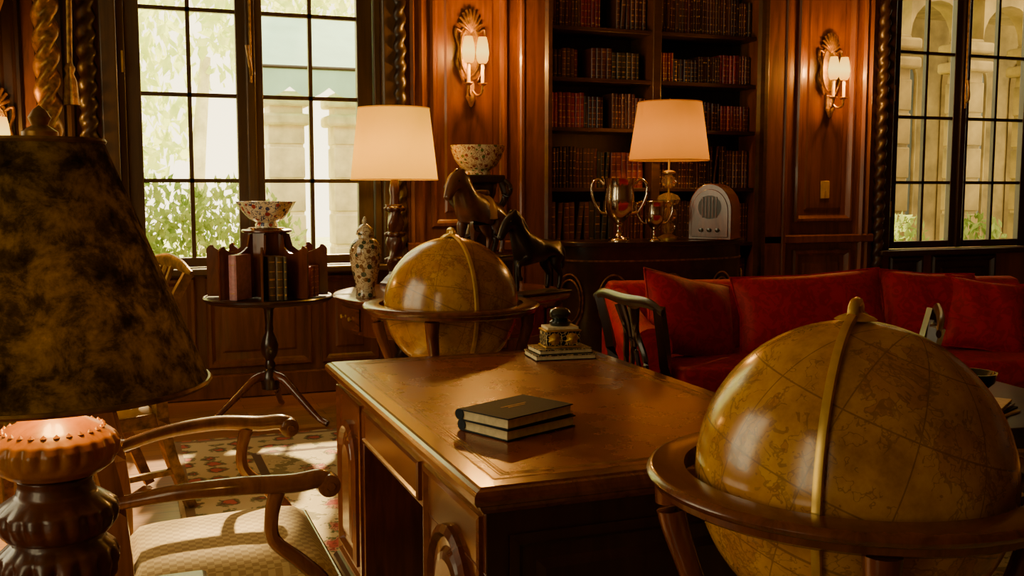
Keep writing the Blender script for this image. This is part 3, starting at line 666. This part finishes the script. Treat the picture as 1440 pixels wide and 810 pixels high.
lathe("upper_column",[(.032,.50),(.028,.56),(.034,.60),(.024,.66),(.012,.70)],M_lampdark,g,(0,0,0),24)
sweep("stem",[(0,0,.50),(0,0,1.09)],.010,M_brass,g,8,1)
lathe("finial",[(.004,0),(.014,.01),(.010,.022),(0,.035)],M_brass,g,(0,0,1.09),16)
lampshade(g,.222,.272,.665,1.105,M_shade1,M_shade1)
bulb(g,.78,13,(1,.54,.08))

g=grp("carved_stand",(2.10,6.15,DT))
box("stand_base",(0,0,.03),(.26,.26,.06),M_dark,g,.01); box("stand_shelf",(0,0,.34),(.20,.20,.03),M_dark,g,.008); box("stand_top",(0,0,.67),(.28,.28,.05),M_dark,g,.012)
for i in range(4):
    a=pi/4+i*pi/2; c,s=math.cos(a),math.sin(a)
    sweep("scroll_leg_%d"%i,[(.15*c,.15*s,.05),(.10*c,.10*s,.16),(.13*c,.13*s,.30),(.10*c,.10*s,.42),(.19*c,.19*s,.54),(.17*c,.17*s,.65)],[.025,.018,.022,.018,.022,.025],M_dark,g,8,6)
    sweep("ear_scroll_%d"%i,[(.19*c,.19*s,.66),(.23*c,.23*s,.62),(.22*c,.22*s,.57),(.19*c,.19*s,.59)],[.014,.014,.012,.008],M_dark,g,8,5)
lathe("stand_core",[(.05,.05),(.09,.12),(.06,.2),(.10,.30),(.10,.36),(.06,.45),(.11,.58),(.12,.65)],M_dark,g,(0,0,0),24,fn=lambda a,z:1+.12*math.cos(6*a),sharp=0)
g=grp("floral_bowl",(2.10,6.15,DT+.6956))
lathe("bowl",[(0,0),(.085,0),(.080,.022),(.075,.026),(.115,.05),(.150,.10),(.172,.165),(.176,.185),(.168,.185),(.140,.10),(.09,.05),(0,.04)],M_bowl2,g,(0,0,0),64)

# ------------------------------------------------------------------ horse figurines (skin modifier)
def horse(name,loc,rz,s,mat,raised=False,fat=1.0,mane_mat=None):
    g=grp(name,loc,rz)
    V=[];E=[];Rr=[]
    def add(p,r,par=None):
        V.append((p[0]*s,p[1]*s,p[2]*s)); Rr.append(r*s); i=len(V)-1
        if par is not None: E.append((par,i))
        return i
    f=fat
    pel=add((-.32,0,.66),.145*f); mid=add((-.06,0,.62),.135*f,pel); ch=add((.20,0,.66),.155*f,mid); nb=add((.31,0,.80),.135*f,ch); nm=add((.38,0,.93),.108*f,nb); po=add((.44,0,1.05),.078*f,nm)
    br=add((.54,0,1.01),.078*f,po); ck=add((.61,0,.91),.062*f,br); no=add((.67,0,.81),.045*f,ck); add((.69,0,.77),.043*f,no)
    for q in (-1,1):
        add((.43,q*.05,1.17),.018,po)
        sh=add((.23,q*.10,.48),.070*f,ch)
        if raised and q>0:
            kn=add((.43,q*.10,.44),.042,sh); ft=add((.42,q*.10,.28),.030,kn); add((.37,q*.10,.22),.038,ft)
        else:
            kn=add((.26,q*.10,.28),.042,sh); ft=add((.25,q*.10,.10),.032,kn); add((.275,q*.10,.05),.042,ft)
        hp=add((-.34,q*.10,.50),.10*f,pel); st=add((-.28,q*.11,.41),.068*f,hp); hk=add((-.40,q*.11,.27),.042,st); ff=add((-.38,q*.11,.10),.032,hk); add((-.35,q*.11,.05),.042,ff)
    t1=add((-.46,0,.70),.045,pel); t2=add((-.56,0,.56),.055,t1); add((-.56,0,.32),.025,t2)
    me=bpy.data.meshes.new("body"); me.from_pydata(V,E,[]); me.materials.append(mat)
    o=bpy.data.objects.new("body",me); COL.objects.link(o); o.parent=g
    m=o.modifiers.new("skin",'SKIN'); m.use_smooth_shade=True
    sv=me.skin_vertices[0].data
    for i,r in enumerate(Rr): sv[i].radius=(r,r); sv[i].use_root=(i==0)
    ss=o.modifiers.new("sub",'SUBSURF'); ss.levels=1; ss.render_levels=2
    sweep("mane",[(.50*s,0,1.12*s),(.40*s,0,1.13*s),(.29*s,0,1.02*s),(.20*s,0,.90*s),(.12*s,0,.80*s)],[.02*s,.045*s,.06*s,.06*s,.03*s],mane_mat or mat,g,8,5,flat=.6)
    for q in (-1,1): lathe("eye_%d"%q,[(0,-.008),(.008,0),(0,.008)],M_black,g,(.555*s,q*.066*f*s,1.01*s),8)
    box("plinth",(-.05*s,0,.0105*s+.003),(1.0*s,.40*s,.021*s+.006),M_dark,g,.003)
    return g
M_tang=simple("chestnut_glaze",(.11,.034,.010),.32,0,.35,.6,9)
h=grp("figurine_plinth",(1.95,5.78,DT),math.radians(20)); box("block",(0,0,.09),(.42,.24,.18),M_dark,h,.008); rloft("plinth_moulding",-.22,.22,-.13,.13,[(0,-.02),(0,.0),(.01,.008)],M_dark,h,'top',.18,True)
g=horse("horse_figurine",(1.98,5.78,DT+.1885),math.radians(216),.46,M_tang,False,1.32,M_bronze)
lathe("saddle",[(0,.105),(.035,.100),(.070,.070),(.094,.015),(.096,-.045),(.086,-.05)],simple("cream_saddle_glaze",(.60,.40,.16),.35),g,(-.035,0,.285),24)
lathe("saddle_roll",[(0,-.05),(.016,-.048),(.02,0),(.016,.048),(0,.05)],M_tang,g,(-.03,0,.395),12,(pi/2,0,0))
g=horse("bronze_horse",(2.20,5.42,DT+.0004),math.radians(205),.42,M_bronze,True,1.1)

# ------------------------------------------------------------------ bow front cabinet
CY=6.725
g=grp("bow_front_cabinet",(3.60,CY,0))
def bc(a,w,d): return (-w*math.cos(a), -d*max(0,math.sin(a))**.55)
def bowp(nm,w,d,z0,z1,m,bv=0):
    pts=[bc(pi*i/40,w,d) if 0<i<40 else ((-w if i==0 else w),0.0) for i in range(41)]
    return prism(nm,pts,z0,z1,m,g,'z',bevel=bv,smooth=True)
M_cab=wood("dark_lacquer_cabinet",(.014,.007,.002),(.065,.026,.007),.28,(6,6,6),.4)
bowp("cabinet_top",.76,.46,.965,1.0,M_darkmah,.006); bowp("cabinet_body",.73,.43,.12,.965,M_cab); bowp("cabinet_plinth",.75,.45,0,.12,M_darkmah,.006); bowp("gilt_band",.735,.435,.86,.872,M_darkgold)
for i in range(5):
    a=pi*(.10+.20*i); x,y=bc(a,.738,.438); x2,y2=bc(a+.01,.738,.438); x1,y1=bc(a-.01,.738,.438)
    T=Vector((x2-x1,y2-y1,0)).normalized()
    for j,rr in enumerate((.19,.15)):
        sweep("medallion_%d_%d"%(i,j),[(x+T.x*rr*.6*math.cos(t_),y+T.y*rr*.6*math.cos(t_),.58+rr*math.sin(t_)) for t_ in [2*pi*q/32 for q in range(32)]],.007,M_darkgold,g,6,1,closed=True)
ZC1=1.0004
g=grp("table_lamp",(3.68,6.50,ZC1))
lathe("base",[(0,0),(.075,0),(.075,.015),(.05,.03),(.03,.04)],M_brass,g,(0,0,0),32)
for i,(z,r_) in enumerate([(.04,.05),(.13,.065),(.24,.085),(.37,.055)]):
    lathe("crystal_%d"%i,[(.02,0),(r_*.8,.02),(r_,.05),(r_*.8,.08),(.02,.10)],M_crystal,g,(0,0,z),12,sharp=10)
lathe("brass_collar",[(.02,0),(.05,.01),(.05,.02),(.02,.03)],M_brass,g,(0,0,.47),24)
sweep("stem",[(0,0,.03),(0,0,.98)],.008,M_brass,g,8,1)
lathe("finial",[(.004,0),(.014,.01),(.010,.022),(0,.035)],M_brass,g,(0,0,.98),16)
lampshade(g,.225,.284,.572,.985,M_shade2,M_shade2,pleat=.02)
bulb(g,.70,8,(1,.50,.08))

def trophy(name,loc,H_,R_,rz=0,three=False):
    g=grp(name,loc,rz); s=H_
    lathe("cup",[(0,0),(.17*s,0),(.17*s,.03*s),(.12*s,.06*s),(.05*s,.11*s),(.035*s,.2*s),(.055*s,.24*s),(.04*s,.27*s),(.12*s,.34*s),(.24*s,.50*s),(R_*.92,.70*s),(R_*.86,.85*s),(R_*.95,.97*s),(R_,1.0*s),(R_*.95,.995*s),(R_*.82,.85*s),(R_*.85,.70*s),(.2*s,.52*s),(0,.40*s)],M_silver,g,(0,0,0),48,sharp=60)
    for q in (([0,pi] if not three else [0,2*pi/3,4*pi/3])):
        P=lambda r_,z:(r_*math.cos(q),r_*math.sin(q),z)
        sweep("handle_%d"%int(q*10),[P(R_*.92,.90*s),P(R_*1.25,.985*s),P(R_*1.62,.90*s),P(R_*1.58,.70*s),P(R_*1.15,.48*s),P(.19*s,.44*s)],[.028*s,.024*s,.024*s,.024*s,.024*s,.024*s],M_silver,g,10,7)
    return g
trophy("silver_trophy",(3.24,6.42,ZC1),.44,.118,math.radians(-25)); trophy("silver_trophy",(3.50,6.38,ZC1),.28,.078,math.radians(-20))
g=grp("mantel_radio",(4.03,6.44,ZC1),math.radians(-48))
poly=[(-.16,0),(.16,0),(.16,.21)]+[(.16*math.cos(a),.21+.195*math.sin(a)) for a in [pi*q/20 for q in range(1,20)]]+[(-.16,.21)]
prism("case",poly,-.12,.12,M_mahx,g,'y',bevel=.006,smooth=True)
inn=[(-.135,.02),(.135,.02),(.135,.2)]+[(.135*math.cos(a),.20+.165*math.sin(a)) for a in [pi*q/20 for q in range(1,20)]]+[(-.135,.2)]
prism("front_bezel",inn,-.128,-.119,M_mah,g,'y',bevel=.003)
lathe("speaker_cloth",[(0,0),(.08,0),(.085,.004),(0,.004)],M_dark,g,(0,-.128,.235),32,(pi/2,0,0))
for x in (-.05,-.025,0,.025,.05): box("grille_bar_%d"%int(x*1000),(x,-.134,.235),(.008,.008,.15),M_mah,g,.002)
for x in (-.06,0,.06): lathe("knob_%d"%int(x*100),[(0,.02),(.014,.018),(.016,0)],M_black,g,(x,-.128,.07),16,(pi/2,0,0))

# ------------------------------------------------------------------ wall sconces
M_wax=simple("candle_wax",(.7,.52,.25),.5)
def sconce(name,x,z=1.94,e=24):
    g=grp(name,(x,WY-.016,z)); G=M_gold
    out=[]
    for i in range(64):
        a=2*pi*i/64; rx=.085; rz=.21; k_=1+.06*math.cos(8*a); out.append((rx*math.cos(a)*k_,.36+rz*math.sin(a)*k_))
    prism("back_plate",out,-.012,.0,M_darkgold,g,'y',bevel=.004)
    inn=[(.060*math.cos(2*pi*i/36),.37+.155*math.sin(2*pi*i/36)) for i in range(36)]
    prism("mirror",inn,-.016,-.010,M_gold,g,'y')
    sweep("beaded_rim",[(.068*math.cos(2*pi*i/36),-.016,.37+.165*math.sin(2*pi*i/36)) for i in range(36)],[.006,.010]*18,G,g,6,1,closed=True,up=(0,1,0))
    for i in range(9):
        a=pi*(.08+.84*i/8); sweep("shell_rib_%d"%i,[(0,-.02,.50),(.045*math.cos(a),-.036,.52+.06*math.sin(a)),(.085*math.cos(a),-.020,.53+.125*math.sin(a))],[.006,.012,.010],M_darkgold,g,8,4,up=(0,1,0))
    for s in (-1,1):
        sweep("side_scroll_%d"%s,[(s*.06,-.015,.50),(s*.10,-.02,.52),(s*.105,-.02,.47),(s*.085,-.02,.40),(s*.10,-.02,.30),(s*.075,-.02,.22),(s*.05,-.02,.17)],[.008,.012,.010,.008,.012,.010,.008],M_darkgold,g,8,5,up=(0,1,0))
        sweep("candle_arm_%d"%s,[(0,-.03,.12),(s*.025,-.08,.07),(s*.045,-.12,.08),(s*.050,-.13,.13)],[.009,.008,.008,.010],G,g,8,5)
        lathe("drip_pan_%d"%s,[(0,0),(.018,.0),(.034,.012),(.034,.016),(.014,.010),(0,.01)],G,g,(s*.050,-.13,.13),20)
        lathe("candle_%d"%s,[(0,0),(.012,0),(.012,.15),(0,.15)],M_wax,g,(s*.050,-.13,.14),16)
        lathe("candle_shade_%d"%s,[(.026,0),(.038,.02),(.044,.07),(.038,.13),(.028,.175)],M_bulb,g,(s*.050,-.13,.28),20,sharp=0)
        lathe("prism_drop_%d"%s,[(0,-.05),(.008,-.035),(.004,0)],M_crystal,g,(s*.050,-.13,.125),6,sharp=5)
        bulb(g,.37,e,(1,.43,.075),.035,"candle_bulb_%d"%s,(s*.050,-.22))
    lathe("pendant_drop",[(0,-.01),(.012,.0),(.022,.03),(.036,.06),(.022,.10),(.03,.13),(.02,.16),(0,.17)],G,g,(0,-.03,.0),20,fn=lambda a,z:1+.1*math.cos(6*a))
    box("wall_boss",(0,-.012,.12),(.05,.03,.10),G,g,.006)
    return g
sconce("wall_sconce",2.26); sconce("wall_sconce",5.27); sconce("wall_sconce",-.71,1.33,12)
g=grp("light_switch",(5.27,WY-.014,1.36)); box("plate",(0,-.004,0),(.085,.008,.14),M_ivory,g,.003); box("toggle",(0,-.012,0),(.012,.02,.025),M_ivory,g,.002)

# ------------------------------------------------------------------ sofa
g=grp("red_sofa",(2.33,4.40,FZ),math.radians(-13)); L=2.62
def rb(n,x0,x1,y0,y1,z0,z1,b=.04,m=M_red):
    o=bounds(n,x0,x1,y0,y1,z0,z1,m,g,b,5); return o
rb("base",.06,L-.06,.06,.86,.12,.32,.02)
for i in range(3):
    w=(L-.44)/3; rb("seat_cushion_%d"%i,.22+i*w+.003,.22+(i+1)*w-.003,.02,.70,.31,.46,.05)
prof=[(.66,.30),(.90,.20),(.92,.60),(.945,.68),(.955,.75),(.935,.81),(.88,.832),(.81,.82),(.76,.76),(.72,.60)]
prism("back",prof,.05,L-.05,M_red,g,'x',bevel=.02,smooth=True)
for nm,x0,x1,s in (("arm_left",.0,.20,-1),("arm_right",L-.20,L,1)):
    xc=(x0+x1)/2
    rb(nm,x0+.02,x1-.02,.04,.90,.12,.58,.03)
    sweep(nm+"_roll",[(xc+s*.02,.02,.565),(xc+s*.02,.30,.58),(xc+s*.01,.60,.63),(xc,.88,.73)],[.105,.105,.10,.09],M_red,g,24,5)
    lathe(nm+"_roll_face",[(0,.0),(.08,0),(.104,-.004),(.106,-.02)],M_red,g,(xc+s*.02,.016,.565),32,(pi/2,0,0))
    rb(nm+"_front",xc-.085,xc+.085,.02,.10,.12,.55,.02)
for x in (.12,L/2,L-.12):
    for y in (.10,.84): lathe("foot",[(.018,0),(.03,.06),(.025,.09),(.034,.125)],M_darkmah,g,(x,y,0),16)
def pillow(name,loc,rot,w,h,th,mat=M_red):
    n=22;V=[];F=[]
    for sd in (1,-1):
        for j in range(n+1):
            for i in range(n+1):
                u=-1+2*i/n; v=-1+2*j/n
                t_=(max(0,1-abs(u)**2.6)*max(0,1-abs(v)**2.6))**.55
                pin=1-.07*(1-abs(u))*abs(v)**3; pin2=1-.07*(1-abs(v))*abs(u)**3
                V.append((u*w/2*pin2, sd*th/2*t_+ .006*math.sin(7*u+3*v)*t_, v*h/2*pin))
    N=(n+1)**2
    for sd in (0,1):
        for j in range(n):
            for i in range(n):
                a=sd*N+j*(n+1)+i; q=(a,a+1,a+n+2,a+n+1); F.append(q if sd==1 else q[::-1])
    g=grp(name,loc,rot=rot)
    o=mk("cushion",V,F,mat,g,True,sharp=0)
    pts=[]
    for i in range(n): pts.append((-1+2*i/n,-1))
    for i in range(n): pts.append((1,-1+2*i/n))
    for i in range(n): pts.append((1-2*i/n,1))
    for i in range(n): pts.append((-1,1-2*i/n))
    sweep("piping",[(u*w/2*(1-.07*(1-abs(v))*abs(u)**3),0,v*h/2*(1-.07*(1-abs(u))*abs(v)**3)) for u,v in pts],.006,mat,g,6,1,closed=True)
    return g
r13=math.radians(-13); c13,s13=math.cos(r13),math.sin(r13)
def sl(x,y,z): return (2.33+x*c13-y*s13,4.40+x*s13+y*c13,z)
pillow("throw_pillow",sl(.42,.48,.675),(math.radians(-22),math.radians(12),r13+math.radians(20)),.60,.46,.20)
pillow("throw_pillow",sl(1.13,.52,.685),(math.radians(-18),math.radians(-3),r13),.88,.45,.20)
pillow("throw_pillow",sl(1.84,.54,.685),(math.radians(-20),math.radians(3),r13-math.radians(6)),.56,.45,.18)
pillow("throw_pillow",sl(2.10,.42,.665),(math.radians(-24),math.radians(7),r13-math.radians(20)),.44,.42,.16)

g=grp("coffee_table",(3.22,3.33,FZ),math.radians(-8))
bounds("top",-.42,.42,-.62,.62,.46,.49,M_darkmah,g,.006); bounds("apron",-.38,.38,-.58,.58,.40,.46,M_darkmah,g,.004)
for x in (-.36,.36):
    for y in (-.56,.56): sweep("leg",[(x,y,.42),(x,y,0)],[.024,.018],M_darkmah,g,4,1,square=True)
g=grp("magazine_stack",(3.05,2.98,.5034),math.radians(20))
for i in range(4): box("magazine_%d"%i,(.01*i,.006*i,.005+.009*i),(.30,.22,.008),[M_cream,M_cover,M_fil,M_cream][i],g,.001,(0,0,.08*i))
g=grp("black_bowl",(3.30,3.25,.5034)); lathe("bowl",[(0,0),(.04,0),(.06,.03),(.09,.06),(.10,.10),(.092,.10),(.05,.04),(0,.03)],M_black,g,(0,0,0),32)

# ------------------------------------------------------------------ foreground table + lamp
g=grp("side_table",(-.225,1.34,0))
bounds("top",-.33,.325,-.29,.28,.745,.775,M_darkmah,g,.008); bounds("apron",-.30,.295,-.26,.25,.66,.745,M_mah,g,.004)
for x in (-.28,.275):
    for y in (-.24,.23): sweep("leg",[(x,y,.68),(x,y,.3),(x,y,0)],[.026,.02,.016],M_darkmah,g,4,2,square=True)
bounds("tooled_inset",-.29,.285,-.25,.24,.775,.7756,M_leather,g)
g=grp("table_lamp",(-.100,1.45,.7758),0)
def fine(prof,n=4):
    out=[]
    for (a,b) in zip(prof[:-1],prof[1:]):
        for i in range(n): t_=i/n; out.append((a[0]*(1-t_)+b[0]*t_,a[1]*(1-t_)+b[1]*t_))
    return out+[prof[-1]]
def win_(z,a,b): return max(0.0,math.sin(pi*(z-a)/(b-a))) if a<z<b else 0.0
def carve(a,z):
    k_=1.0
    k_+=.075*win_(z,.236,.272)*(abs(math.sin(11*a))-.6)
    k_+=.06*win_(z,.136,.188)*(abs(math.sin(9*a+z*18))-.6)
    k_+=.10*win_(z,.050,.130)*(abs(math.sin(8*a))-.6)*(1+.5*math.sin(z*260))
    return k_
lathe("turned_base",fine([(0,0),(.074,0),(.078,.010),(.072,.02),(.056,.032),(.052,.042),(.060,.055),(.070,.075),(.075,.095),(.072,.115),(.058,.128),(.056,.134),(.068,.140),(.074,.150),(.077,.162),(.075,.174),(.062,.184),(.050,.192),(.046,.205),(.048,.214)]),M_lampdark,g,(0,0,0),160,fn=carve,sharp=0)
lathe("upper_collar",fine([(.04,.214),(.060,.220),(.074,.230),(.080,.244),(.081,.258),(.076,.268),(.066,.276),(.060,.280),(.040,.290),(.016,.300),(.010,.32),(.0,.325)]),M_lampwood_lit,g,(0,0,0),160,fn=carve,sharp=0)
for i in range(26):
    a=2*pi*i/26; lathe("bead_%d"%i,[(0,-.0045),(.0045,0),(0,.0045)],M_lampwood_lit,g,(.0615*math.cos(a),.0615*math.sin(a),.2785),8)
sweep("stem",[(0,0,.30),(0,0,.67)],.006,M_brass,g,8,1)
lampshade(g,.076,.200,.336,.655,M_marb,M_darkgold)
lathe("finial",[(.006,0),(.022,.006),(.022,.012),(.010,.02),(.014,.030),(.008,.04),(0,.046)],M_darkgold,g,(0,0,.655),24)
bulb(g,.40,6,(1,.50,.09),.03)

# ------------------------------------------------------------------ curtain, gilt twisted column at left
twist("gilt_barley_column",-.40,6.55,0.06,3.6,.060,M_darkgold,22,3,.28)
lathe("column_base",[(0,0),(.11,0),(.11,.05),(.08,.08),(0,.08)],M_darkgold,None,(-.40,6.55,0),32)
V=[];F=[];nx,nz=70,30
for j in range(nz+1):
    z=.02+3.58*j/nz; pin=1-.45*math.exp(-((z-1.2)/.35)**2)
    for i in range(nx+1):
        u=i/nx; x=-1.65+.70*u*pin; V.append((x,6.60+.045*math.sin(u*44)+.02*math.sin(u*17+z*2),z))
for j in range(nz):
    for i in range(nx): a=j*(nx+1)+i; F.append((a,a+1,a+nx+2,a+nx+1))
mk("curtain",V,F,M_drape,None,True,sharp=0)
g=grp("curtain_swag",(0,0,0))
for i in range(7):
    d=.35+.13*i
    sweep("fold_%d"%i,[(-1.25,6.50,3.45),(-1.0,6.46,3.40-d*.8),(-.80,6.45,3.35-d),(-.62,6.46,3.40-d*.75),(-.50,6.50,3.5)],[.05,.06,.06,.055,.04],M_drape,g,10,6)
sweep("tassel_rope",[(-.28,6.6,3.4),(-.27,6.58,2.6),(-.28,6.58,2.1)],.018,M_darkgold,g,8,4)
lathe("tassel",[(0,0),(.045,.0),(.035,.14),(.02,.18),(.03,.21),(.018,.24),(0,.25)],M_darkgold,g,(-.28,6.58,1.86),24,fn=lambda a,z:1+.08*math.cos(14*a))

# ------------------------------------------------------------------ light
w=bpy.data.worlds.new("daylight"); bpy.context.scene.world=w; w.use_nodes=True
bg=w.node_tree.nodes['Background']; bg.inputs[0].default_value=(1.0,.84,.48,1); bg.inputs[1].default_value=5.8
s=bpy.data.lights.new("sun",'SUN'); s.energy=26; s.color=(1,.76,.38); s.angle=math.radians(1.5)
o=bpy.data.objects.new("sun",s); COL.objects.link(o)
el=math.radians(31); az=math.radians(15)
d=Vector((-math.sin(az)*math.cos(el),-math.cos(az)*math.cos(el),-math.sin(el)))
o.rotation_euler=d.to_track_quat('-Z','Y').to_euler(); o.location=(2,12,8)
def portal(n,loc,sx,sy,rot):
    l=bpy.data.lights.new(n,'AREA'); l.shape='RECTANGLE'; l.size=sx; l.size_y=sy; l.cycles.is_portal=True
    q=bpy.data.objects.new(n,l); q.location=loc; q.rotation_euler=rot; COL.objects.link(q)
portal("daylight_portal_1",(.81,7.06,2.08),1.66,2.44,(-pi/2,0,0)); portal("daylight_portal_2",(6.74,7.06,2.08),1.66,2.44,(-pi/2,0,0))
for wi,(a,b) in enumerate(LW_FILL):
    portal("daylight_portal_%d"%(3+wi),(XL-.21,(a+b)/2,(LZ0+LZ1)/2),LZ1-LZ0,b-a,(0,-pi/2,0))

# ------------------------------------------------------------------ camera
cam=bpy.data.cameras.new("camera"); co=bpy.data.objects.new("camera",cam); COL.objects.link(co)
cam.sensor_width=36; cam.lens=1427/1440*36; cam.clip_start=.02
co.location=(0,0,1.37); co.rotation_euler=(pi/2-math.radians(5.6),0,-math.radians(20.78))
bpy.context.scene.camera=co
